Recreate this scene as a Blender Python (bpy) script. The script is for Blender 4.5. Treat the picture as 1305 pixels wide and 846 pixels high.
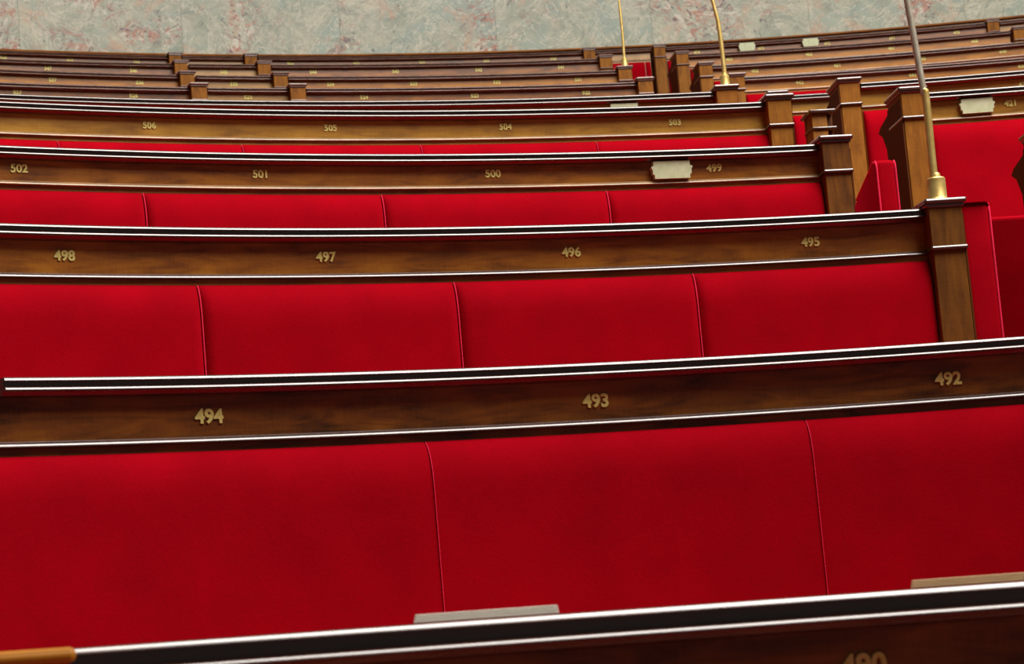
import bpy, bmesh, math, random
from mathutils import Matrix, Vector

for o in list(bpy.data.objects):
    bpy.data.objects.remove(o, do_unlink=True)
SC = bpy.context.scene
COL = SC.collection
random.seed(7)

# ---------------------------------------------------------------- camera, light, exposure
CZ = 0.98                                   # camera height above the floor of the nearest bench
FPX, PITCH, ROLL = 2814.4, 0.12889, 0.08250
cam = bpy.data.cameras.new('camera')
cam.sensor_fit = 'HORIZONTAL'; cam.sensor_width = 36.0
cam.lens = FPX / 1305.0 * 36.0
cam.clip_start = 0.05
camo = bpy.data.objects.new('camera', cam); COL.objects.link(camo)
fw = Vector((0, math.cos(PITCH), math.sin(PITCH)))
up0 = Vector((0, -math.sin(PITCH), math.cos(PITCH)))
ex = Vector((1, 0, 0))
rt = ex * math.cos(ROLL) - up0 * math.sin(ROLL)
up = ex * math.sin(ROLL) + up0 * math.cos(ROLL)
camo.matrix_world = Matrix(((rt.x, up.x, -fw.x, 0), (rt.y, up.y, -fw.y, 0), (rt.z, up.z, -fw.z, CZ), (0, 0, 0, 1)))
cam.dof.use_dof = True; cam.dof.focus_distance = 4.3; cam.dof.aperture_fstop = 20
SC.camera = camo

world = bpy.data.worlds.new('hall_air'); SC.world = world
world.use_nodes = True
wb = world.node_tree.nodes['Background']
wb.inputs['Color'].default_value = (1.0, 0.93, 0.84, 1); wb.inputs['Strength'].default_value = 0.07

def area(name, loc, target, sx, sy, power, color):
    l = bpy.data.lights.new(name, 'AREA'); l.shape = 'RECTANGLE'; l.size = sx; l.size_y = sy
    l.energy = power; l.color = color
    o = bpy.data.objects.new(name, l); COL.objects.link(o); o.location = loc
    d = Vector(target) - Vector(loc)
    o.rotation_euler = d.to_track_quat('-Z', 'Y').to_euler()
    return o
# the glazed ceiling of the hall, high above and in front of the benches
area('skylight', (4.0, 2.4, 9.0), (3.2, 3.4, 1.5), 6.6, 9.0, 2150, (1.0, 0.95, 0.88))

SC.view_settings.view_transform = 'Standard'
SC.view_settings.look = 'None'
SC.view_settings.gamma = 1.0
SC.view_settings.use_curve_mapping = False
SC.view_settings.exposure = 0.0

# ---------------------------------------------------------------- materials
def nt(name):
    m = bpy.data.materials.new(name); m.use_nodes = True
    t = m.node_tree; b = t.nodes['Principled BSDF']
    return m, t, b
def N(t, typ, **kw):
    n = t.nodes.new(typ)
    for k, v in kw.items(): setattr(n, k, v)
    return n
def ramp(t, stops):
    r = N(t, 'ShaderNodeValToRGB'); e = r.color_ramp.elements
    while len(e) < len(stops): e.new(0.5)
    for i, (p, c) in enumerate(stops): e[i].position = p; e[i].color = (*c, 1)
    return r
def mixc(t, fac, a, b, mode='MIX'):
    m = N(t, 'ShaderNodeMix', data_type='RGBA', blend_type=mode)
    for s, v in ((m.inputs[0], fac), (m.inputs[6], a), (m.inputs[7], b)):
        if isinstance(v, (int, float)): s.default_value = v
        elif isinstance(v, tuple): s.default_value = (*v, 1)
        else: t.links.new(v, s)
    return m.outputs[2]

def wood(name, dark, mid, light, rough=0.36, seed=0.0, gloss=0.35, coat=0.22):
    m, t, b = nt(name)
    uv = N(t, 'ShaderNodeTexCoord').outputs['UV']
    mp = N(t, 'ShaderNodeMapping'); t.links.new(uv, mp.inputs[0])
    mp.inputs['Scale'].default_value = (6, 38, 1); mp.inputs['Location'].default_value = (seed, seed * 2, 0)
    n1 = N(t, 'ShaderNodeTexNoise'); n1.inputs['Scale'].default_value = 1.0; n1.inputs['Detail'].default_value = 6
    n1.inputs['Roughness'].default_value = 0.62; n1.inputs['Distortion'].default_value = 1.4
    t.links.new(mp.outputs[0], n1.inputs['Vector'])
    mp2 = N(t, 'ShaderNodeMapping'); t.links.new(uv, mp2.inputs[0])
    mp2.inputs['Scale'].default_value = (7, 16, 1); mp2.inputs['Location'].default_value = (seed + 3, seed, 0)
    n2 = N(t, 'ShaderNodeTexNoise'); n2.inputs['Scale'].default_value = 1.0; n2.inputs['Detail'].default_value = 4
    n2.inputs['Distortion'].default_value = 0.8
    t.links.new(mp2.outputs[0], n2.inputs['Vector'])
    mp3 = N(t, 'ShaderNodeMapping'); t.links.new(uv, mp3.inputs[0])
    mp3.inputs['Scale'].default_value = (260, 30, 1)
    n3 = N(t, 'ShaderNodeTexNoise'); n3.inputs['Scale'].default_value = 1.0; n3.inputs['Detail'].default_value = 3
    t.links.new(mp3.outputs[0], n3.inputs['Vector'])
    a = N(t, 'ShaderNodeMath', operation='MULTIPLY_ADD'); t.links.new(n1.outputs[0], a.inputs[0])
    a.inputs[1].default_value = 0.5; a.inputs[2].default_value = 0.0
    c = N(t, 'ShaderNodeMath', operation='MULTIPLY_ADD'); t.links.new(n2.outputs[0], c.inputs[0])
    c.inputs[1].default_value = 0.42; t.links.new(a.outputs[0], c.inputs[2])
    e = N(t, 'ShaderNodeMath', operation='MULTIPLY_ADD'); t.links.new(n3.outputs[0], e.inputs[0])
    e.inputs[1].default_value = 0.10; t.links.new(c.outputs[0], e.inputs[2])
    r = ramp(t, [(0.36, dark), (0.5, mid), (0.64, light)])
    t.links.new(e.outputs[0], r.inputs[0])
    t.links.new(r.outputs[0], b.inputs['Base Color'])
    b.inputs['Roughness'].default_value = rough
    b.inputs['Specular IOR Level'].default_value = gloss
    b.inputs['Coat Weight'].default_value = coat; b.inputs['Coat Roughness'].default_value = 0.2
    return m

W_DARK = wood('mahogany_deep', (0.055, 0.014, 0.002), (0.17, 0.045, 0.004), (0.29, 0.088, 0.006))  # deep, red and golden tones paint in the reflected-light haze, row by row
W_MID = wood('mahogany_red', (0.12, 0.030, 0.003), (0.28, 0.083, 0.005), (0.42, 0.145, 0.008), seed=4.1)
W_GOLD_HAZE = wood('mahogany_golden_haze', (0.24, 0.10, 0.010), (0.42, 0.19, 0.016), (0.54, 0.27, 0.026), seed=9.7)
W_FAR = wood('mahogany_brown', (0.12, 0.037, 0.007), (0.26, 0.083, 0.012), (0.38, 0.135, 0.016), seed=2.3)
W_FARO = wood('mahogany_orange', (0.24, 0.08, 0.007), (0.42, 0.15, 0.009), (0.52, 0.21, 0.012), seed=6.3)
W_PALE = wood('veneer_pale', (0.30, 0.145, 0.035), (0.42, 0.215, 0.050), (0.50, 0.27, 0.07), seed=12.3)
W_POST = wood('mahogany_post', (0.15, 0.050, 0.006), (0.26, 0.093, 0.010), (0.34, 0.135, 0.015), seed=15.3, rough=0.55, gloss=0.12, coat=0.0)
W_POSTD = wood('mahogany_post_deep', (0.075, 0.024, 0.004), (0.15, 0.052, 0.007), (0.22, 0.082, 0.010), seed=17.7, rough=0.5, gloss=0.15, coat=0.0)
W_SIDE_SHADE = wood('mahogany_side_shade', (0.05, 0.013, 0.002), (0.12, 0.032, 0.004), (0.20, 0.062, 0.006), seed=21.0, rough=0.6, gloss=0.1, coat=0.0)  # darker copy of the post wood, side-face shade put into the colour

def polished(name, col, ior=1.68, coat=0.8):
    """the moulded edges: french-polished to a hard gloss"""
    m, t, b = nt(name)
    tc = N(t, 'ShaderNodeTexCoord').outputs['UV']
    mp = N(t, 'ShaderNodeMapping'); t.links.new(tc, mp.inputs[0]); mp.inputs['Scale'].default_value = (9, 60, 1)
    n = N(t, 'ShaderNodeTexNoise'); n.inputs['Scale'].default_value = 1; n.inputs['Detail'].default_value = 5
    t.links.new(mp.outputs[0], n.inputs['Vector'])
    r = ramp(t, [(0.35, tuple(0.6 * x for x in col)), (0.65, tuple(1.25 * x for x in col))])
    t.links.new(n.outputs[0], r.inputs[0]); t.links.new(r.outputs[0], b.inputs['Base Color'])
    rr = ramp(t, [(0.3, (0.24,) * 3), (0.7, (0.31,) * 3)]); t.links.new(n.outputs[0], rr.inputs[0])
    t.links.new(rr.outputs[0], b.inputs['Roughness'])
    b.inputs['IOR'].default_value = ior
    b.inputs['Coat Weight'].default_value = coat; b.inputs['Coat Roughness'].default_value = 0.18; b.inputs['Coat IOR'].default_value = ior
    return m
P_DARK = polished('polished_edge', (0.060, 0.013, 0.006))
P_FAR = polished('polished_edge_brown', (0.13, 0.036, 0.014), 1.62, 0.5)
P_MOULD = polished('polished_moulding', (0.36, 0.19, 0.07), 1.5, 0.55)

def velvet(name, col, sheen=0.55):
    m, t, b = nt(name)
    tc = N(t, 'ShaderNodeTexCoord').outputs['Object']
    n = N(t, 'ShaderNodeTexNoise'); n.inputs['Scale'].default_value = 220; n.inputs['Detail'].default_value = 3
    t.links.new(tc, n.inputs['Vector'])
    n2 = N(t, 'ShaderNodeTexNoise'); n2.inputs['Scale'].default_value = 9; n2.inputs['Detail'].default_value = 4
    t.links.new(tc, n2.inputs['Vector'])
    c1 = mixc(t, n.outputs[0], tuple(0.86 * x for x in col), tuple(1.14 * x for x in col))
    r = ramp(t, [(0.3, (0.88,) * 3), (0.7, (1.1,) * 3)]); t.links.new(n2.outputs[0], r.inputs[0])
    t.links.new(mixc(t, 1.0, c1, r.outputs[0], 'MULTIPLY'), b.inputs['Base Color'])
    b.inputs['Roughness'].default_value = 0.9
    b.inputs['Specular IOR Level'].default_value = 0.03
    b.inputs['Sheen Weight'].default_value = sheen
    b.inputs['Sheen Roughness'].default_value = 0.35
    b.inputs['Sheen Tint'].default_value = (1.0, 0.015, 0.06, 1)
    bp = N(t, 'ShaderNodeBump'); bp.inputs['Strength'].default_value = 0.25; bp.inputs['Distance'].default_value = 0.001
    t.links.new(n.outputs[0], bp.inputs['Height']); t.links.new(bp.outputs[0], b.inputs['Normal'])
    return m
VELVET = velvet('red_velvet', (0.345, 0.0003, 0.0065))
PIPING_GLINT = velvet('red_velvet_piping_glint', (0.85, 0.03, 0.09), 1.0)  # brighter velvet: seat piping, and the painted glint along bench seams

def metal(name, a, bcol, rough, scale=40.0, met=1.0):
    m, t, b = nt(name)
    tc = N(t, 'ShaderNodeTexCoord').outputs['Object']
    n = N(t, 'ShaderNodeTexNoise'); n.inputs['Scale'].default_value = scale; n.inputs['Detail'].default_value = 4
    t.links.new(tc, n.inputs['Vector'])
    r = ramp(t, [(0.3, a), (0.7, bcol)]); t.links.new(n.outputs[0], r.inputs[0])
    t.links.new(r.outputs[0], b.inputs['Base Color'])
    b.inputs['Metallic'].default_value = met; b.inputs['Roughness'].default_value = rough
    return m
GILT = metal('gilt_number', (0.72, 0.62, 0.14), (0.88, 0.80, 0.28), 0.5, 300, 0.1)
BRASS = metal('brass', (0.62, 0.42, 0.11), (0.80, 0.60, 0.22), 0.42, 60, 0.6)
STEEL = metal('worn_nickel', (0.48, 0.42, 0.31), (0.66, 0.60, 0.48), 0.4, 60, 0.5)
PLATE = metal('plate_metal', (0.50, 0.53, 0.30), (0.64, 0.66, 0.43), 0.5, 55, 0.0)
MESHM = metal('mic_black', (0.015, 0.015, 0.015), (0.03, 0.03, 0.03), 0.6, 200, 0.0)

def paper(name, col):
    m, t, b = nt(name)
    n = N(t, 'ShaderNodeTexNoise'); n.inputs['Scale'].default_value = 40
    t.links.new(N(t, 'ShaderNodeTexCoord').outputs['Object'], n.inputs['Vector'])
    t.links.new(mixc(t, n.outputs[0], tuple(0.93 * x for x in col), col), b.inputs['Base Color'])
    b.inputs['Roughness'].default_value = 0.75
    return m
PAPER = paper('booklet_white', (0.92, 0.86, 0.74))
FOLDER = paper('folder_cream', (0.90, 0.60, 0.32))

def marble():
    m, t, b = nt('wall_marble')
    tc = N(t, 'ShaderNodeTexCoord').outputs['UV']
    def noise(scale, detail, dist, rough=0.6, loc=0.0, sx=1.0, sy=1.0):
        mp = N(t, 'ShaderNodeMapping'); t.links.new(tc, mp.inputs[0])
        mp.inputs['Location'].default_value = (loc, loc * 1.7, 0); mp.inputs['Scale'].default_value = (sx, sy, 1)
        n = N(t, 'ShaderNodeTexNoise'); n.inputs['Scale'].default_value = scale; n.inputs['Detail'].default_value = detail
        n.inputs['Roughness'].default_value = rough; n.inputs['Distortion'].default_value = dist
        t.links.new(mp.outputs[0], n.inputs['Vector']); return n.outputs[0]
    base = ramp(t, [(0.34, (0.17, 0.205, 0.145)), (0.49, (0.31, 0.33, 0.235)), (0.63, (0.46, 0.43, 0.31))])
    t.links.new(noise(4.5, 10, 1.2, 0.72), base.inputs[0])
    # blue-green clouds
    g = ramp(t, [(0.50, (0,) * 3), (0.62, (0.7,) * 3)]); t.links.new(noise(2.2, 6, 0.8, 0.6, 5.2), g.inputs[0])
    c = mixc(t, g.outputs[0], base.outputs[0], (0.23, 0.305, 0.255))
    # peach blushes
    pch = ramp(t, [(0.54, (0,) * 3), (0.66, (0.8,) * 3)]); t.links.new(noise(2.6, 9, 1.6, 0.7, 11.3), pch.inputs[0])
    c = mixc(t, pch.outputs[0], c, (0.47, 0.255, 0.145))
    # russet shards with dark edges, in clusters
    cl = ramp(t, [(0.51, (0,) * 3), (0.58, (1,) * 3)]); t.links.new(noise(1.5, 3, 0.5, 0.5, 23.0), cl.inputs[0])
    def inside(n, lo, hi):
        r = ramp(t, [(lo, (0,) * 3), (hi, (1,) * 3)]); t.links.new(n, r.inputs[0])
        f = N(t, 'ShaderNodeMath', operation='MULTIPLY'); t.links.new(cl.outputs[0], f.inputs[0]); t.links.new(r.outputs[0], f.inputs[1])
        return f.outputs[0]
    c = mixc(t, inside(noise(7, 6, 2.6, 0.65, 31.0, 1.0, 1.3), 0.50, 0.58), c, (0.36, 0.115, 0.06))
    c = mixc(t, inside(noise(9, 6, 2.6, 0.65, 37.0), 0.56, 0.61), c, (0.10, 0.04, 0.035))
    c = mixc(t, inside(noise(11, 5, 2.0, 0.6, 83.0), 0.57, 0.62), c, (0.55, 0.50, 0.40))
    dk = ramp(t, [(0.63, (0,) * 3), (0.68, (1,) * 3)]); t.links.new(noise(15, 5, 2.0, 0.6, 41.0), dk.inputs[0])
    c = mixc(t, dk.outputs[0], c, (0.09, 0.075, 0.06))
    # fine veins, dark and pale
    def vein(loc, scale, lo, hi):
        n = noise(scale, 7, 2.2, 0.62, loc)
        s = N(t, 'ShaderNodeMath', operation='SUBTRACT'); t.links.new(n, s.inputs[0]); s.inputs[1].default_value = 0.5
        a = N(t, 'ShaderNodeMath', operation='ABSOLUTE'); t.links.new(s.outputs[0], a.inputs[0])
        r = ramp(t, [(lo, (0.75,) * 3), (hi, (0,) * 3)]); t.links.new(a.outputs[0], r.inputs[0]); return r.outputs[0]
    c = mixc(t, vein(51.0, 3.2, 0.001, 0.012), c, (0.19, 0.17, 0.14))
    c = mixc(t, vein(67.0, 4.5, 0.002, 0.016), c, (0.62, 0.57, 0.45))
    t.links.new(c, b.inputs['Base Color'])
    b.inputs['Roughness'].default_value = 0.4
    return m
MARBLE = marble()
def carpet():
    m, t, b = nt('floor_carpet')
    n = N(t, 'ShaderNodeTexNoise'); n.inputs['Scale'].default_value = 180
    t.links.new(N(t, 'ShaderNodeTexCoord').outputs['Object'], n.inputs['Vector'])
    t.links.new(mixc(t, n.outputs[0], (0.10, 0.008, 0.010), (0.17, 0.014, 0.016)), b.inputs['Base Color'])
    b.inputs['Roughness'].default_value = 0.95
    return m
CARPET = carpet()

# ---------------------------------------------------------------- helpers
class Row:
    """one tier: an arc about (cx, cy) with radius R; top of the desk rail at h above the camera"""
    def __init__(s, cx, cy, R, h, p):
        s.cx, s.cy, s.R, s.p = cx, cy, R, p
        s.h = h + CZ; s.floor = h
    def P(s, t, dr, z): return Vector((s.cx + (s.R + dr) * math.sin(t), s.cy + (s.R + dr) * math.cos(t), z))
    def frame(s, t, dr, z):
        """axes: X along the row, Y towards the back, Z up"""
        return Matrix.Translation(s.P(t, dr, z)) @ Matrix.Rotation(-t, 4, 'Z')

def finish(name, bm, mat, parent=None, origin=None, smooth=30):
    bmesh.ops.recalc_face_normals(bm, faces=bm.faces[:])
    if parent is not None:
        w = Vector(parent['_at']); bmesh.ops.translate(bm, vec=-w, verts=bm.verts[:])
    elif origin is not None:
        bmesh.ops.translate(bm, vec=-Vector(origin), verts=bm.verts[:])
    me = bpy.data.meshes.new(name); bm.to_mesh(me); bm.free()
    me.materials.append(mat)
    if smooth:
        for p in me.polygons: p.use_smooth = True
        me.set_sharp_from_angle(angle=math.radians(smooth))
    o = bpy.data.objects.new(name, me); COL.objects.link(o)
    if parent is not None:
        o.parent = parent; o['_at'] = parent['_at']
    elif origin is not None:
        o.location = origin; o['_at'] = tuple(origin)
    else:
        o['_at'] = (0.0, 0.0, 0.0)
    return o
def thing(name, label, cat, at, group=None):
    o = bpy.data.objects.new(name, None); COL.objects.link(o); o.location = at
    o.empty_display_size = 0.1
    o['_at'] = tuple(at); o['label'] = label; o['category'] = cat
    if group: o['group'] = group
    return o
def tag(o, label, cat, group=None):
    o['label'] = label; o['category'] = cat
    if group: o['group'] = group
    return o

def sweep(bm, row, prof, t0, t1, step=0.03, close=True):
    """profile [(dr, z)] carried along the arc from t0 to t1, ends capped; UV = metres along, metres around"""
    uvl = bm.loops.layers.uv.verify()
    n = max(2, int(abs(t1 - t0) * row.R / step) + 1)
    rings = []
    for i in range(n + 1):
        t = t0 + (t1 - t0) * i / n
        rings.append([bm.verts.new(row.P(t, dr, z)) for dr, z in prof])
    L = [0.0]
    m = len(prof)
    for j in range(m):
        a, b = prof[j], prof[(j + 1) % m]; L.append(L[-1] + math.hypot(b[0] - a[0], b[1] - a[1]))
    for i in range(n):
        s0 = (t0 + (t1 - t0) * i / n) * row.R; s1 = (t0 + (t1 - t0) * (i + 1) / n) * row.R
        for j in range(m if close else m - 1):
            k = (j + 1) % m
            f = bm.faces.new((rings[i][j], rings[i + 1][j], rings[i + 1][k], rings[i][k]))
            for lp, uv in zip(f.loops, ((s0, L[j]), (s1, L[j]), (s1, L[j + 1]), (s0, L[j + 1]))): lp[uvl].uv = (uv[0] + row.R * 1.7, uv[1] + row.h * 2.3)
    for r in (rings[0], rings[-1]): bm.faces.new(r)
    return bm

def rbox(bm, M, x0, x1, y0, y1, z0, z1, bev=0.0, seg=2, grain='z'):
    """box in frame M with bevelled edges; UV grain along z or x"""
    vs = [bm.verts.new((x, y, z)) for x in (x0, x1) for y in (y0, y1) for z in (z0, z1)]
    q = [(0, 1, 3, 2), (4, 6, 7, 5), (0, 4, 5, 1), (2, 3, 7, 6), (0, 2, 6, 4), (1, 5, 7, 3)]
    fs = [bm.faces.new([vs[i] for i in f]) for f in q]
    geom = list(vs)
    if bev > 0:
        es = {e for f in fs for e in f.edges}
        r = bmesh.ops.bevel(bm, geom=list(es), offset=bev, segments=seg, affect='EDGES', profile=0.5)
        geom = list({v for f in r['faces'] for v in f.verts} | {v for v in vs if v.is_valid})
        fs = list({f for v in geom for f in v.link_faces})
    uvl = bm.loops.layers.uv.verify()
    for f in fs:
        for lp in f.loops:
            c = lp.vert.co
            lp[uvl].uv = (c.z + c.x * 0.03, c.x + c.y * 0.9) if grain == 'z' else (c.x, c.z + c.y * 0.9)
    bmesh.ops.transform(bm, matrix=M, verts=geom)
    return bm

def lathe(bm, M, prof, n=24):
    rings = [[bm.verts.new(M @ Vector((r * math.cos(a), r * math.sin(a), z))) for a in [2 * math.pi * i / n for i in range(n)]] for r, z in prof]
    for a, b in zip(rings, rings[1:]):
        for i in range(n): bm.faces.new((a[i], a[(i + 1) % n], b[(i + 1) % n], b[i]))
    bm.faces.new(rings[0][::-1]); bm.faces.new(rings[-1])
    return bm

def smooth_path(pts, k=8):
    out = []
    P = [Vector(p) for p in pts]
    for i in range(len(P) - 1):
        a, b = P[i], P[i + 1]; p0 = P[i - 1] if i else a + (a - b); p3 = P[i + 2] if i + 2 < len(P) else b + (b - a)
        for j in range(k):
            u = j / k
            out.append(0.5 * (2 * a + (b - p0) * u + (2 * p0 - 5 * a + 4 * b - p3) * u * u + (3 * a - p0 - 3 * b + p3) * u ** 3))
    out.append(P[-1]); return out
def tube(bm, pts, rad, n=14):
    rings = []
    for i, p in enumerate(pts):
        d = (pts[min(i + 1, len(pts) - 1)] - pts[max(i - 1, 0)]).normalized()
        x = d.cross(Vector((0, 1, 0.01))).normalized(); y = d.cross(x)
        r = rad(i / (len(pts) - 1)) if callable(rad) else rad
        rings.append([bm.verts.new(p + r * (x * math.cos(a) + y * math.sin(a))) for a in [2 * math.pi * k / n for k in range(n)]])
    for a, b in zip(rings, rings[1:]):
        for i in range(n): bm.faces.new((a[i], a[(i + 1) % n], b[(i + 1) % n], b[i]))
    bm.faces.new(rings[0][::-1]); bm.faces.new(rings[-1])
    return bm

def number_mesh(bm, text, size, M):
    """raised figures, built from the outline font and set on the panel by M"""
    cu = bpy.data.curves.new('figures', 'FONT'); cu.body = text; cu.size = size / 0.69
    cu.align_x = 'CENTER'; cu.extrude = 0.0012; cu.offset = size * 0.035; cu.bevel_depth = size * 0.02; cu.bevel_resolution = 1
    cu.space_character = 1.02; cu.resolution_u = 4
    o = bpy.data.objects.new('figures', cu); COL.objects.link(o)
    dg = bpy.context.evaluated_depsgraph_get(); dg.update()
    me = bpy.data.meshes.new_from_object(o.evaluated_get(dg))
    bpy.data.objects.remove(o, do_unlink=True); bpy.data.curves.remove(cu)
    n0 = len(bm.verts); bm.from_mesh(me); bm.verts.ensure_lookup_table()
    bmesh.ops.transform(bm, matrix=M, verts=bm.verts[n0:]); bpy.data.meshes.remove(me)
    return bm

# ---------------------------------------------------------------- the tiers (dimensions in metres)
ROW = {'a': (0.8, -1.4, 3.2, 0.0012, 0.0857), 'b': (0.9424, 0.6143, 2.7429, 0.3609, 0.0857), 'c': (1.2412, 0.5184, 3.7423, 0.7205, 0.0841), 'd': (1.5598, 0.2966, 4.8633, 1.0397, 0.0724), 'e': (1.6109, 0.4736, 5.5608, 1.3496, 0.0741), 'f': (1.5629, 0.8185, 6.1325, 1.6058, 0.0735), 'D': (2.284, 0.524, 9.276, 2.324, 0.062), 'E': (2.121, 1.606, 9.144, 2.626, 0.062), 'F': (2.342, 1.067, 10.633, 2.927, 0.062), 'G': (2.256, 1.935, 10.715, 3.221, 0.062), 'K': (1.9, 0.7, 7.55, 1.8753, 0.062), 'L': (1.6, 0.5, 5.45, 1.2967, 0.05)}
MIC = {'c': [[0.8479, 4.2397, 0.7463], [0.8449, 4.2397, 0.7902], [0.8457, 4.2397, 0.9424], [0.8426, 4.2397, 0.9569], [0.8359, 4.2397, 1.054], [0.8297, 4.2397, 1.142], [0.8243, 4.2397, 1.2385], [0.8023, 4.2397, 1.2966], [0.7584, 4.2397, 1.3245]], 'f': [[0.7434, 6.8956, 1.6247], [0.7445, 6.8956, 1.6632], [0.7429, 6.8956, 1.7665], [0.7397, 6.8956, 1.8393], [0.7333, 6.8956, 1.8787], [0.7231, 6.8956, 1.9315], [0.6983, 6.8956, 1.9909], [0.6494, 6.8956, 2.0367]], 'E': [[0.6628, 10.633, 2.6455], [0.6631, 10.633, 2.6932], [0.665, 10.633, 2.8246], [0.6639, 10.633, 2.9446], [0.6573, 10.633, 3.0454], [0.6329, 10.633, 3.1238], [0.5861, 10.633, 3.168]]}
PLATES = [('d', -0.24198, -0.0448), ('e', -0.04906, -0.0462), ('f', -0.18932, -0.0372), ('G', -0.07043, -0.0352), ('G', -0.03528, -0.0335)]
JOINTS = [-0.45091, -0.36681, -0.28269, -0.19744, -0.11156, -0.02468, 0.06054]
PAPER_T = [-0.2819, -0.24751, -0.15674, -0.12324]
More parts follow.
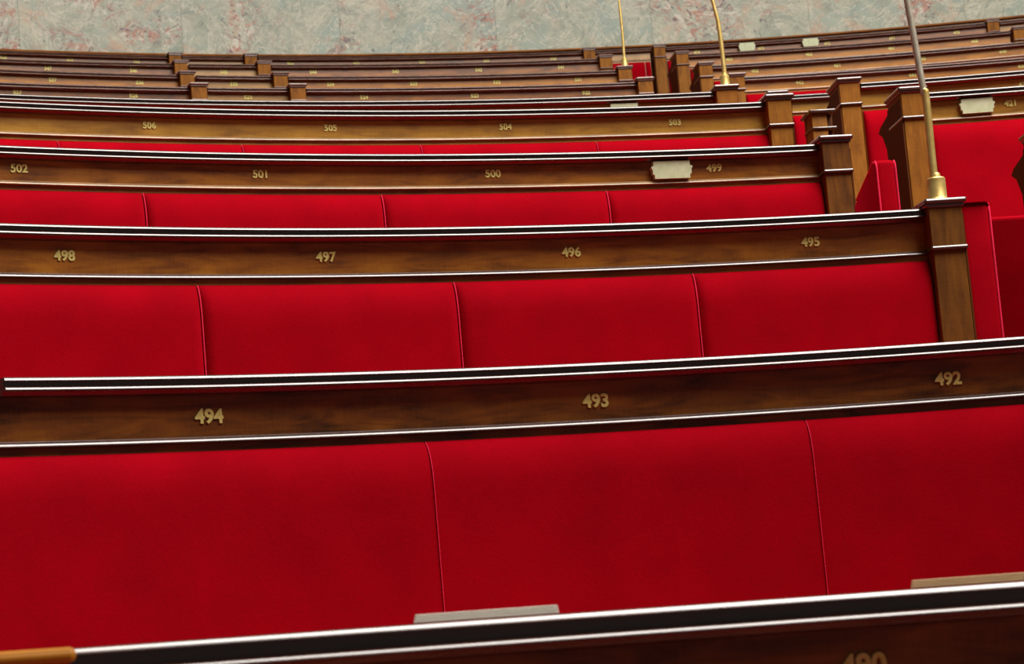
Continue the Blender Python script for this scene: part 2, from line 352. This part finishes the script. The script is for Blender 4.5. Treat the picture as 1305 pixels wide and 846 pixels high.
# every bench: arc, ends and seams as angles about the row's centre, number positions, end posts
BENCHES = [
    {'name': 'a', 'row': 'a', 'L': -0.36791, 'R': -0.10209, 'seams': [-0.26772, -0.12344], 'nums': [['491', -0.28509], ['490', -0.17165]], 'pl': -0.37678, 'pr': None},
    {'name': 'b', 'row': 'b', 'L': -0.64171, 'R': -0.01271, 'seams': [-0.40533, -0.18984], 'nums': [['494', -0.5203], ['493', -0.3068], ['492', -0.10536]], 'pl': -0.66295, 'pr': 0.00363, 'LL': -0.62791},
    {'name': 'c', 'row': 'c', 'L': -0.62093, 'R': -0.11394, 'seams': [-0.49721, -0.36714, -0.24074], 'nums': [['498', -0.55982], ['497', -0.43125], ['496', -0.30348], ['495', -0.17565]], 'pl': -0.63535, 'pr': -0.10587},
    {'name': 'd', 'row': 'd', 'L': -0.6032, 'R': -0.16745, 'seams': [-0.49596, -0.38483, -0.27496], 'nums': [['502', -0.54986], ['501', -0.44075], ['500', -0.32955], ['499', -0.21993]], 'pl': -0.61403, 'pr': -0.1611},
    {'name': 'e', 'row': 'e', 'L': -0.58931, 'R': -0.156, 'seams': [-0.5058, -0.41965, -0.33237, -0.24412], 'nums': [['507', -0.54644], ['506', -0.46243], ['505', -0.37563], ['504', -0.28878], ['503', -0.20283]], 'pl': -0.59814, 'pr': -0.15094},
    {'name': 'f', 'row': 'f', 'L': -0.5539, 'R': -0.14113, 'seams': [-0.46996, -0.38778, -0.30341, -0.2232], 'nums': [['511', -0.4913], ['510', -0.41077], ['509', -0.3311], ['508', -0.24929], ['507', -0.16658]], 'pl': -0.56139, 'pr': -0.13541},
    {'name': 'd2', 'row': 'd', 'L': -0.04215, 'R': 0.04802, 'seams': [], 'nums': [], 'pl': -0.05159, 'pr': None},
    {'name': 'e2', 'row': 'e', 'L': -0.07464, 'R': 0.05131, 'seams': [0.00964], 'nums': [['421', -0.03145], ['420', 0.04413]], 'pl': -0.08266, 'pr': None},
    {'name': 'f2', 'row': 'f', 'L': -0.06311, 'R': 0.10162, 'seams': [-0.00684, 0.05056], 'nums': [['431', -0.03478], ['430', 0.02301]], 'pl': -0.07019, 'pr': None},
    {'name': 'D0', 'row': 'D', 'L': -0.52026, 'R': -0.39283, 'seams': [], 'nums': [['527', -0.47168], ['526', -0.41941]], 'pl': None, 'pr': -0.39015},
    {'name': 'D1', 'row': 'D', 'L': -0.38554, 'R': -0.34646, 'seams': [], 'nums': [['525', -0.36628]], 'pl': None, 'pr': -0.34367},
    {'name': 'D2', 'row': 'D', 'L': -0.33902, 'R': -0.17775, 'seams': [], 'nums': [['524', -0.31108], ['523', -0.25746], ['522', -0.20274]], 'pl': None, 'pr': -0.17427},
    {'name': 'D3', 'row': 'D', 'L': -0.12444, 'R': 0.08759, 'seams': [-0.06988, -0.01566, 0.03804], 'nums': [['442', -0.09692], ['441', -0.04095], ['440', 0.01268]], 'pl': -0.12869, 'pr': None},
    {'name': 'E0', 'row': 'E', 'L': -0.53798, 'R': -0.40087, 'seams': [], 'nums': [['537', -0.46569], ['536', -0.42139]], 'pl': None, 'pr': -0.39779},
    {'name': 'E1', 'row': 'E', 'L': -0.3923, 'R': -0.35149, 'seams': [], 'nums': [['535', -0.37243]], 'pl': None, 'pr': -0.34868},
    {'name': 'E2', 'row': 'E', 'L': -0.34401, 'R': -0.16507, 'seams': [], 'nums': [['534', -0.32124], ['533', -0.27646], ['532', -0.23119], ['531', -0.18644]], 'pl': None, 'pr': -0.16144},
    {'name': 'E3', 'row': 'E', 'L': -0.11271, 'R': 0.13936, 'seams': [-0.06675, -0.0215, 0.02346], 'nums': [['452', -0.08909], ['451', -0.04372], ['450', 0.00272], ['449', 0.04665]], 'pl': -0.11681, 'pr': None},
    {'name': 'F0', 'row': 'F', 'L': -0.5057, 'R': -0.38012, 'seams': [], 'nums': [['547', -0.44029], ['546', -0.39967]], 'pl': None, 'pr': -0.37745},
    {'name': 'F1', 'row': 'F', 'L': -0.37288, 'R': -0.33905, 'seams': [], 'nums': [['545', -0.35588]], 'pl': None, 'pr': -0.33667},
    {'name': 'F2', 'row': 'F', 'L': -0.33246, 'R': -0.16586, 'seams': [], 'nums': [['544', -0.31165], ['543', -0.27028], ['542', -0.22805], ['541', -0.18585]], 'pl': None, 'pr': -0.1634},
    {'name': 'F3', 'row': 'F', 'L': -0.12013, 'R': 0.04503, 'seams': [-0.07908, -0.03745, 0.00559], 'nums': [['463', -0.09925], ['462', -0.05795], ['461', -0.01557], ['460', 0.02694]], 'pl': -0.1239, 'pr': 0.04942},
    {'name': 'G0', 'row': 'G', 'L': -0.51745, 'R': -0.38438, 'seams': [], 'nums': [['558', -0.46936], ['557', -0.43567], ['556', -0.40139]], 'pl': None, 'pr': -0.38206},
    {'name': 'G1', 'row': 'G', 'L': -0.37781, 'R': -0.34473, 'seams': [], 'nums': [], 'pl': None, 'pr': -0.34211},
    {'name': 'G2', 'row': 'G', 'L': -0.33764, 'R': -0.16045, 'seams': [], 'nums': [['554', -0.32033], ['553', -0.28488], ['552', -0.24908], ['551', -0.21387], ['550', -0.17716]], 'pl': None, 'pr': -0.15771},
    {'name': 'G3', 'row': 'G', 'L': -0.15395, 'R': -0.12357, 'seams': [-0.12686], 'nums': [], 'pl': None, 'pr': None},
    {'name': 'G4', 'row': 'G', 'L': -0.11488, 'R': 0.06166, 'seams': [-0.07996, -0.0444, -0.00809, 0.02718], 'nums': [['474', -0.09773], ['473', -0.06212], ['472', -0.02572], ['471', 0.01009], ['470', 0.04526]], 'pl': -0.11882, 'pr': 0.06481},
    {'name': 'G5', 'row': 'G', 'L': 0.06889, 'R': 0.16318, 'seams': [], 'nums': [], 'pl': None, 'pr': None},
    {'name': 'K', 'row': 'K', 'L': -0.10311, 'R': -0.07416, 'seams': [], 'nums': [], 'pl': -0.11045, 'pr': None},
    {'name': 'L', 'row': 'L', 'L': -0.12383, 'R': -0.11495, 'seams': [], 'nums': [], 'pl': -0.13171, 'pr': None},
]
RW = {k: Row(*v) for k, v in ROW.items()}

# ---- stepped floor
bm = bmesh.new()
order = 'abcdefDEFG'
for i, k in enumerate(order):
    r = RW[k]
    inner = -0.62 if k != 'a' else -3.2
    if k == 'a': inner = -1.6
    outer = 0.40
    if k == 'f': outer = 2.35
    if k == 'G': outer = 1.2
    sweep(bm, r, [(inner, -1.2), (outer, -1.2), (outer, r.floor), (inner, r.floor)], -1.05, 0.75, 0.12)
fl = finish('floor', bm, CARPET, smooth=25); fl['kind'] = 'structure'

# ---- marble wall with upright slabs, and the wooden rail at its foot
WC = Row(2.222, 1.992, 11.05, 3.339, 0)
edges = [-0.87, -0.785, -0.70, -0.62, -0.535] + JOINTS + [0.145, 0.23, 0.31, 0.395, 0.48]
bm = bmesh.new(); uvl = bm.loops.layers.uv.verify()
rng = random.Random(11)
for a, b in zip(edges, edges[1:]):
    ox, oy = rng.uniform(0, 40), rng.uniform(0, 40)
    for z0, z1 in ((3.0, 5.02), (5.02, 7.2)):
        g = 0.0006 / WC.R
        n = 6
        cols = []
        for i in range(n + 1):
            t = a + g + (b - a - 2 * g) * i / n
            cols.append([bm.verts.new(WC.P(t, dr, z)) for dr, z in ((0, z0 + .002), (0, z1 - .002), (0.05, z1 - .002), (0.05, z0 + .002))])
        for i in range(n):
            for j in range(4):
                f = bm.faces.new((cols[i][j], cols[i + 1][j], cols[i + 1][(j + 1) % 4], cols[i][(j + 1) % 4]))
                for lp in f.loops:
                    v = lp.vert.co; th = math.atan2(v.x - WC.cx, v.y - WC.cy)
                    lp[uvl].uv = (th * WC.R + ox, v.z + oy)
        bm.faces.new(cols[0]); bm.faces.new(cols[-1])
sweep(bm, WC, [(0.052, 1.0), (0.25, 1.0), (0.25, 7.2), (0.052, 7.2)], edges[0], edges[-1], 0.3)
wl = finish('wall_back', bm, MARBLE, smooth=20); wl['kind'] = 'structure'
bm = bmesh.new()
zt = WC.h
sweep(bm, WC, [(-0.055, zt - 0.012), (-0.050, zt - 0.002), (-0.045, zt), (-0.001, zt), (-0.001, 3.2), (-0.030, 3.2), (-0.030, zt - 0.030), (-0.036, zt - 0.026), (-0.036, zt - 0.014)], edges[0], edges[-1], 0.08)
tr = finish('trim_1', bm, W_FAR, smooth=25); tr['kind'] = 'structure'

# ---------------------------------------------------------------- benches
def post(root, row, t, floor, wmat, pmat, side, w=0.066, top=0.013, capmat=None):
    p = row.p
    M = row.frame(t, 0, 0)
    bm = bmesh.new()
    h = w / 2
    zb = row.h - p + 0.002
    rbox(bm, M, -h, h, -0.045, 0.105, zb - 0.001, row.h - 0.002, 0.0012, 1)
    rbox(bm, M, -h + .002, h - .002, -0.043, 0.105, floor, zb, 0.0012, 1)
    po = finish('end_post', bm, wmat, root, smooth=0)
    bm = bmesh.new()
    z = row.h + top
    rbox(bm, M, -h - .009, h + .009, -0.056, 0.114, z - 0.011, z, 0.0045, 2, 'x')
    rbox(bm, M, -h - .004, h + .004, -0.050, 0.110, z - 0.017, z - 0.009, 0.002, 1, 'x')
    finish('cap', bm, capmat or pmat, po, smooth=0)
    bm = bmesh.new()
    rbox(bm, M, -h - .004, h + .004, -0.051, 0.107, zb - 0.006, zb + 0.003, 0.0035, 2, 'x')
    finish('band', bm, pmat, po, smooth=0)
    # bracket side of the writing board, its dark colour painting shade on the post
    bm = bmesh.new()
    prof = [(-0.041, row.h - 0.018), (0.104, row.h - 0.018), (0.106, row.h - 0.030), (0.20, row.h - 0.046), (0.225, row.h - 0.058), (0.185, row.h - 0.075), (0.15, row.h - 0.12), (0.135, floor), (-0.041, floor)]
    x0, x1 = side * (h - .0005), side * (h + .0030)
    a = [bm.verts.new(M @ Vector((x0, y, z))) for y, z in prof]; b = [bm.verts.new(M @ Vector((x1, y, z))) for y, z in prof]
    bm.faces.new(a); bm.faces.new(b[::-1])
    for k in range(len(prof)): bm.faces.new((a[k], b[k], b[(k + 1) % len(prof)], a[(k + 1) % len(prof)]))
    finish('side_panel', bm, W_SIDE_SHADE, po, smooth=0)
    return po

def ledge_profile(row, back=0.088, g=0.0012):
    """two polished nosings, one above the other, with a dark quirk (g deeper or shallower) between them"""
    h = row.h
    pts = [(-0.0206, 0.0), (-0.0226, 0.0011), (-0.0241, 0.0024), (-0.0250, 0.0039), (-0.0252, 0.0047), (-0.0180, 0.0056)]
    low = [(-0.0170, 0.0112), (-0.0235, 0.0118), (-0.0256, 0.0129), (-0.0272, 0.0148), (-0.0274, 0.0158), (-0.0160, 0.0168), (-0.0110, 0.0215), (0.0, 0.0235)]
    return [(back, h)] + [(d, h - z) for d, z in pts] + [(d, h - z - g) for d, z in low] + [(back, h - 0.0235 - g)]

def moulding_profile(row):
    z = row.h - row.p
    return [(0.004, z + 0.0046), (-0.0020, z + 0.0042), (-0.0050, z + 0.0024), (-0.0074, z + 0.0000), (-0.0090, z - 0.0028), (-0.0090, z - 0.0042), (-0.0020, z - 0.0056), (0.004, z - 0.0056)]

def cushion(bm, row, a, b, ztop, zbot, thick, soft, side):
    """padded back between angles a and b: rolled at the top, tucked at the seams"""
    S = [0, .004, .010, .018, .028, .042, .060, .085, .12, .2, .3, .4]
    H = ztop - zbot
    zs = [s for s in S if s < H - 0.05] + [H - 0.04, H - 0.02, H]
    W = (b - a) * row.R
    e = 0.020
    xs = [0, .002, .005, .009, .014, .022]; n = max(3, int((W - .044) / .05))
    xs += [.022 + (W - .044) * i / n for i in range(1, n)] + [W - x for x in reversed([0, .002, .005, .009, .014, .022])]
    def f(d, r):
        d = max(0.0, min(1.0, d / r)); return math.sqrt(max(0.0, 1 - (1 - d) ** 2))
    F, Bk = [], []
    for x in xs:
        t = a + x / row.R
        fx = 1 - side * (1 - f(min(x, W - x), e))
        ff, bb = [], []
        for s in zs:
            k = thick * f(s, soft) * f(H - s, 0.04) * fx
            sag = 0.006 * min(1, s / 0.4)
            ff.append(bm.verts.new(row.P(t, -0.002 - k - sag, ztop - s)))
        bb = [bm.verts.new(row.P(t, -0.0005, ztop - s)) for s in (0, H)]
        F.append(ff); Bk.append(bb)
    m = len(zs)
    for i in range(len(xs) - 1):
        for j in range(m - 1): bm.faces.new((F[i][j], F[i + 1][j], F[i + 1][j + 1], F[i][j + 1]))
        bm.faces.new((F[i][0], Bk[i][0], Bk[i + 1][0], F[i + 1][0]))
        bm.faces.new((F[i][-1], F[i + 1][-1], Bk[i + 1][1], Bk[i][1]))
        bm.faces.new((Bk[i][0], Bk[i][1], Bk[i + 1][1], Bk[i + 1][0]))
    bm.faces.new(F[0] + [Bk[0][1], Bk[0][0]]); bm.faces.new(F[-1] + [Bk[-1][1], Bk[-1][0]])
    return bm

def make_bench(B, label, wmat, pmat, postmat, digits=0.018, group=None, side=0.5, thick=0.027, soft=0.065, seats=True, glint=0.0014, g=0.0012, nfrac=0.60, top=0.013, capmat=None, mould=None):
    row = RW[B['row']]; fl = B.get('floor', row.floor)
    L, R = B['L'], B['R']
    tm = (L + R) / 2
    root = thing('bench', label, 'bench', tuple(row.P(tm, 0, fl)), group)
    h, p = row.h, row.p
    sweep_ = lambda name, prof, mat, a=L, b=R, st=0.03: finish(name, sweep(bmesh.new(), row, prof, a, b, st), mat, root)
    sweep_('panel', [(0, h - 0.022), (0.022, h - 0.022), (0.022, fl), (0, fl)], wmat)
    sweep_('ledge', ledge_profile(row, g=g), pmat, a=B.get('LL', L))
    sweep_('moulding', moulding_profile(row), mould or P_MOULD)
    # sloping writing board for the row behind
    sweep_('writing_board', [(0.024, h - 0.030), (0.25, h - 0.056), (0.25, h - 0.074), (0.024, h - 0.060)], wmat, st=0.08)
    cuts = [L] + B['seams'] + [R]
    zt = h - p - 0.0155
    for a, b in zip(cuts, cuts[1:]):
        finish('backrest', cushion(bmesh.new(), row, a + .0004, b - .0004, zt, fl + 0.46, thick, soft, side), VELVET, root, smooth=60)
    if glint:
        H = zt - fl - 0.46
        for t in B['seams']:  # bright tube added along each seam as the glint of lit cushion edges
            pts = [row.P(t, -0.003 - (thick * (1 - side * 0.75) + 0.001) * math.sqrt(max(0, 1 - (1 - min(1, s / soft)) ** 2)) - 0.006 * min(1, s / 0.4), zt - s) for s in (0.002, .006, .012, .02, .03, .045, .06, .1, .2, .3, H - .03)]
            finish('piping_glint', tube(bmesh.new(), pts, glint, 8), PIPING_GLINT, root, smooth=60)
    if seats:
        bm = bmesh.new(); z = fl + 0.45
        sweep(bm, row, [(-0.03, z), (-0.36, z + 0.005), (-0.395, z - 0.01), (-0.41, z - 0.045), (-0.40, z - 0.085), (-0.03, z - 0.09)], L, R, 0.06)
        finish('seat', bm, VELVET, root, smooth=60)
        bm = bmesh.new(); sweep(bm, row, [(-0.35, z - 0.09), (-0.002, z - 0.09), (-0.002, fl), (-0.35, fl)], L, R, 0.08)
        finish('plinth', bm, wmat, root)
    hw = 0.033
    for key in ('pl', 'pr'):
        if B[key] is not None: post(root, row, B[key], fl, postmat, pmat, -1 if key == 'pl' else 1, top=top, capmat=capmat)
    for text, t in B['nums']:
        c, s = math.cos(t), math.sin(t)
        o = row.P(t, -0.0008, h - p * nfrac - digits * 0.42)
        M = Matrix(((c, 0, -s, o.x), (-s, 0, -c, o.y), (0, 1, 0, o.z), (0, 0, 0, 1)))
        finish('seat_number', number_mesh(bmesh.new(), text, digits, M), GILT, root, smooth=0)
    return root
BY = {b['name']: b for b in BENCHES}
FR = 'front benches of the middle block'
LEVEL = []
LEVEL.append(make_bench(BY['a'], 'wooden bench nearest the viewer with booklet lying on its ledge, number 490', W_DARK, P_DARK, W_POST, 0.0170, side=0.2, glint=0, g=0.0042, nfrac=0.67, top=0.001, capmat=W_FARO))
make_bench(BY['b'], 'red velvet bench with wide seats numbered 494, 493 and 492', W_DARK, P_DARK, W_POSTD, 0.0185, side=0.03, glint=0.0007, nfrac=0.645, mould=P_DARK)
make_bench(BY['c'], 'red velvet bench with seats numbered 498 to 495, microphone on its end post', W_MID, P_DARK, W_POSTD, 0.0168, mould=P_DARK)
make_bench(BY['d'], 'red velvet bench numbered 502 to 499 with a pale plate beside 499', W_MID, P_DARK, W_POSTD, 0.0168)
make_bench(BY['e'], 'bench with painted golden haze numbered 506 to 503 showing a thin strip of red velvet', W_GOLD_HAZE, P_DARK, W_POST, 0.0160, side=0.2, glint=0.0009)
make_bench(BY['f'], 'bench mostly hidden behind number 503 bench, only its ledge and plate showing', W_GOLD_HAZE, P_DARK, W_POST, 0.0160)
make_bench(BY['d2'], 'dark bench end cut off by the right edge of the photo', W_DARK, P_DARK, W_SIDE_SHADE)  # shade on this end post is put into its wood colour
make_bench(BY['e2'], 'broad red velvet bench across the aisle with number 421 and a pale plate', W_GOLD_HAZE, P_DARK, W_POST, 0.0165)
make_bench(BY['f2'], 'bench across the aisle directly behind the number 421 bench', W_GOLD_HAZE, P_DARK, W_POST, 0.0160)
far = dict(digits=0.0165, seats=False, glint=0.0012)
def fb(k, label, w, **kw):
    make_bench(BY[k], label, w, P_FAR, W_POST if 'pm' not in kw else kw.pop('pm'), **far)
fb('D0', 'left wooden bench numbered 527 and 526, lowest of the far rows', W_FAR)
fb('D1', 'single pale brown seat back between two posts, lowest of its column, below three others', W_PALE)
fb('D2', 'long brown bench numbered 524, 523 and 522', W_FAR)
fb('D3', 'brown bench across the aisle numbered 442 to 440 with red velvet strip', W_FARO)
fb('E0', 'left orange brown bench numbered 537 and 536', W_FARO)
fb('E1', 'single pale brown seat back between two posts, second from the bottom of its column', W_PALE)
fb('E2', 'long orange brown bench numbered 534 to 531, thin microphone on its end post', W_FARO)
fb('E3', 'orange brown bench across the aisle numbered 452 to 449', W_FARO)
fb('F0', 'left dark brown bench numbered 547 and 546', W_FAR)
fb('F1', 'single pale brown seat back between two posts, third up, just under the unnumbered one', W_PALE)
fb('F2', 'long brown bench numbered 544 to 541 in the second row from the wall', W_FAR)
fb('F3', 'brown bench across the aisle numbered 463 to 460, second from the wall', W_FARO)
fb('G0', 'left end of the topmost bench row, numbered 558 to 556', W_FAR)
fb('G1', 'single pale seat back in the topmost row, without a number', W_PALE)
fb('G2', 'long bench of the topmost row, numbered 554 to 550', W_FAR)
fb('G3', 'pale panelled bench at the top of the aisle with dark red velvet back', W_PALE)
fb('G4', 'topmost bench across the aisle, carrying two pale plates', W_FAR)
fb('G5', 'pale panelled seat back at the far right end of the topmost row', W_PALE)
BY['K']['floor'] = RW['f'].floor
make_bench(BY['K'], 'short pale wooden aisle bench with red velvet behind the number 503 bench end', W_GOLD_HAZE, P_DARK, W_POST, seats=False)

# ---- narrow wooden seat post standing in the aisle
row = RW['L']; fz = RW['e'].floor
t = BY['L']['pl']
root = thing('aisle_post', 'narrow capped wooden post standing in the aisle behind number 499 bench end', 'post', tuple(row.P(t, 0, fz)))
M = row.frame(t, 0, 0)
bm = bmesh.new(); rbox(bm, M, -0.031, 0.011, -0.03, 0.05, fz, row.h - 0.004, 0.0012)
finish('shaft', bm, W_POST, root)
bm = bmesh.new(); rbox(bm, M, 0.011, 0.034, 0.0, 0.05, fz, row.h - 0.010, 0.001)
finish('side_panel', bm, W_SIDE_SHADE, root)
bm = bmesh.new(); rbox(bm, M, -0.039, 0.034, -0.042, 0.06, row.h - 0.010, row.h, 0.003, 2, 'x')
finish('cap', bm, P_DARK, root)
bm = bmesh.new(); rbox(bm, M, -0.035, 0.036, -0.036, 0.05, row.h - 0.055, row.h - 0.047, 0.003, 2, 'x')
finish('band', bm, P_DARK, root)

# ---- padded folding seats fixed to the aisle side of the bench ends
def jump_seat(label, at, yaw, w, depth, top, drop, floor, base, lean=0.0):
    root = thing('folding_seat', label, 'seat', (at[0], at[1], floor), 'folded aisle seats')
    M = Matrix.Translation((at[0], at[1], 0)) @ Matrix.Rotation(-yaw, 4, 'Z')
    bm = bmesh.new()
    prof = [(lean, base), (0.0, top), (depth * 0.12, top), (depth, top - drop), (depth, base)]
    a = [bm.verts.new((-w / 2, y, z)) for y, z in prof]; b = [bm.verts.new((w / 2, y, z)) for y, z in prof]
    bm.faces.new(a); bm.faces.new(b[::-1])
    for i in range(5): bm.faces.new((a[i], b[i], b[(i + 1) % 5], a[(i + 1) % 5]))
    bmesh.ops.bevel(bm, geom=bm.edges[:], offset=0.012, segments=4, affect='EDGES', profile=0.5)
    bmesh.ops.transform(bm, matrix=M, verts=bm.verts[:])
    finish('pad', bm, VELVET, root, smooth=60)
    for s in (-1, 1):
        x = s * (w / 2 - 0.002)
        pts = [M @ Vector((x, y, z)) for y, z in ((0.004 + lean, base + .01), (0.003 + lean * .5, (top + base) / 2), (0.002, top - .02), (0.003, top - .010), (0.008, top - 0.003), (depth * 0.12, top - .002), (depth - .02, top - drop * .93))]
        finish('piping_glint', tube(bmesh.new(), pts, 0.0022, 8), PIPING_GLINT, root, smooth=60)
    bm = bmesh.new(); rbox(bm, M, -w / 2 + .005, w / 2 - .005, 0.02 + lean, depth - 0.01, floor, base + 0.004, 0.003)
    finish('pedestal', bm, W_DARK, root)
    return root
jump_seat('folded red velvet aisle seat with sloping back edge beside number 499 bench end', (0.836, 4.70), -0.14, 0.046, 0.19, 0.918 + CZ, 0.06, RW['d'].floor, RW['d'].floor + 0.45)
jump_seat('folded red velvet aisle seat beside the post with the thick brass microphone', (0.926, 4.28), -0.10, 0.062, 0.05, 0.735 + CZ, 0.012, RW['c'].floor, RW['c'].floor + 0.42)
jump_seat('red velvet aisle seat in shadow at the right edge of the photo', (1.100, 4.66), -0.12, 0.15, 0.24, 0.766 + CZ, 0.02, RW['d'].floor, RW['d'].floor + 0.30, 0.14)

# ---- voting plates
def plate(row, t, dz, label, w=0.099, hh=0.041):
    bm = bmesh.new()
    y0, y1 = -0.017, -0.0012
    if row.p < 0.07: hh = 0.047; dz = -0.031; y0, y1 = -0.040, -0.0282
    else: dz = min(dz, -0.0255 - hh / 2)
    half = [(.430, -.5), (.432, -.27), (.470, -.24), (.474, .04), (.500, .10), (.500, .20), (.446, .24), (.444, .5)]
    out = [(x * w, z * hh) for x, z in half] + [(-x * w, z * hh) for x, z in reversed(half)]
    M = row.frame(t, 0, row.h + dz)
    f = [bm.verts.new((x, y0, z)) for x, z in out]; b = [bm.verts.new((x, y1, z)) for x, z in out]
    bm.faces.new(f); bm.faces.new(b[::-1])
    for i in range(len(out)): bm.faces.new((f[i], f[(i + 1) % len(out)], b[(i + 1) % len(out)], b[i]))
    bmesh.ops.transform(bm, matrix=M, verts=bm.verts[:])
    o = finish('panel_plate', bm, PLATE, None, tuple(row.P(t, -0.008, row.h + dz)), smooth=0)
    tag(o, label, 'plate', 'pale plates on the bench panels')
PL = ['pale notched plate on the bench panel beside number 499', 'pale notched plate on the panel beside number 421',
      'pale plate peeping over the bench ledge above number 503', 'small pale plate on the topmost row, nearer the brass microphone', 'small pale plate on the topmost row, second from the brass microphone']
for (k, t, dz), lab in zip(PLATES, PL): plate(RW[k], t, dz, lab)

# ---- microphones
def mic(key, label, rbase, hbase, r0, r1, upper, split, capr):
    pts = [Vector((x, y, z + CZ)) for x, y, z in MIC[key]]
    base = pts[0].copy()
    row = RW[key]; base.z = row.h + 0.0135
    root = thing('microphone', label, 'microphone', tuple(base), 'microphones on the end posts')
    M = Matrix.Translation(base)
    q = rbase
    finish('base', lathe(bmesh.new(), M, [(q * 1.35, 0), (q * 1.35, 0.003), (q * 1.1, 0.006), (q, 0.009), (q, hbase * 0.92), (q * 0.9, hbase * 0.97), (q * 0.55, hbase), (q * 0.5, hbase + 0.006), (r0, hbase + 0.008)], 28), BRASS, root, smooth=35)
    path = smooth_path([base + Vector((0, 0, hbase * 0.8))] + pts[1:split + 1], 6)
    finish('stem', tube(bmesh.new(), path, lambda u: r0, 14), BRASS, root, smooth=60)
    path = smooth_path([pts[split - 1].lerp(pts[split], 0.9)] + pts[split:], 6)
    finish('gooseneck', tube(bmesh.new(), path, lambda u: r1, 14), upper, root, smooth=60)
    d = (pts[-1] - pts[-2]).normalized()
    finish('capsule', tube(bmesh.new(), [pts[-1] + d * s for s in (-0.01, -0.008, 0.0, 0.03, 0.04, 0.043)], lambda u: (0.004 if u < .1 else 0.009 if u < 0.9 else 0.005), 16), MESHM, root, smooth=50)
    return root
mic('c', 'thick brass microphone stem on the post beside number 495', 0.0178, 0.050, 0.0078, 0.0067, STEEL, 3, 0)
mic('f', 'bent brass microphone stem in front of the marble, middle of three', 0.0150, 0.042, 0.0072, 0.0060, BRASS, 3, 0)
mic('E', 'thin distant brass microphone stem, leftmost of three', 0.0165, 0.046, 0.0070, 0.0052, BRASS, 3, 0)

# ---- papers on the nearest ledge
def booklet(t0, t1, d0, d1, th, mat, name, label, yaw=0.0):
    row = RW['a']; bm = bmesh.new(); z = row.h + 0.0004
    tm = (t0 + t1) / 2; c = row.P(tm, 0, 0); M = Matrix.Translation(c) @ Matrix.Rotation(-math.atan2(c.x, c.y) - yaw, 4, 'Z'); w = (t1 - t0) * row.R / 2
    for i in range(3):
        rbox(bm, M, -w + .0006 * i, w - .0004 * i, d0 + .0005 * i, d1 - .0007 * i, z + th * i / 3, z + th * (i + 1) / 3 - 0.0001, 0.0004, 1, 'x')
    o = finish(name, bm, mat, None, tuple(row.P(tm, (d0 + d1) / 2, row.h)), smooth=30)
    tag(o, label, 'paper'); LEVEL.append(o)
booklet(PAPER_T[0], PAPER_T[1], -0.004, 0.045, 0.0066, PAPER, 'booklet', 'white booklet lying on the nearest ledge')
booklet(PAPER_T[2], PAPER_T[3], -0.004, 0.045, 0.0066, FOLDER, 'folder', 'cream folder lying on the nearest ledge at the right edge')
# the nearest bench sits about one degree out of level, papers with it
tilt = Matrix.Rotation(0.012, 4, 'Y'); piv = Matrix.Translation((0.0, 1.70, RW['a'].h))
bpy.context.view_layer.update()
for o in LEVEL:
    o.matrix_world = piv @ tilt @ piv.inverted() @ o.matrix_world
for o in bpy.data.objects:
    if '_at' in o: del o['_at']
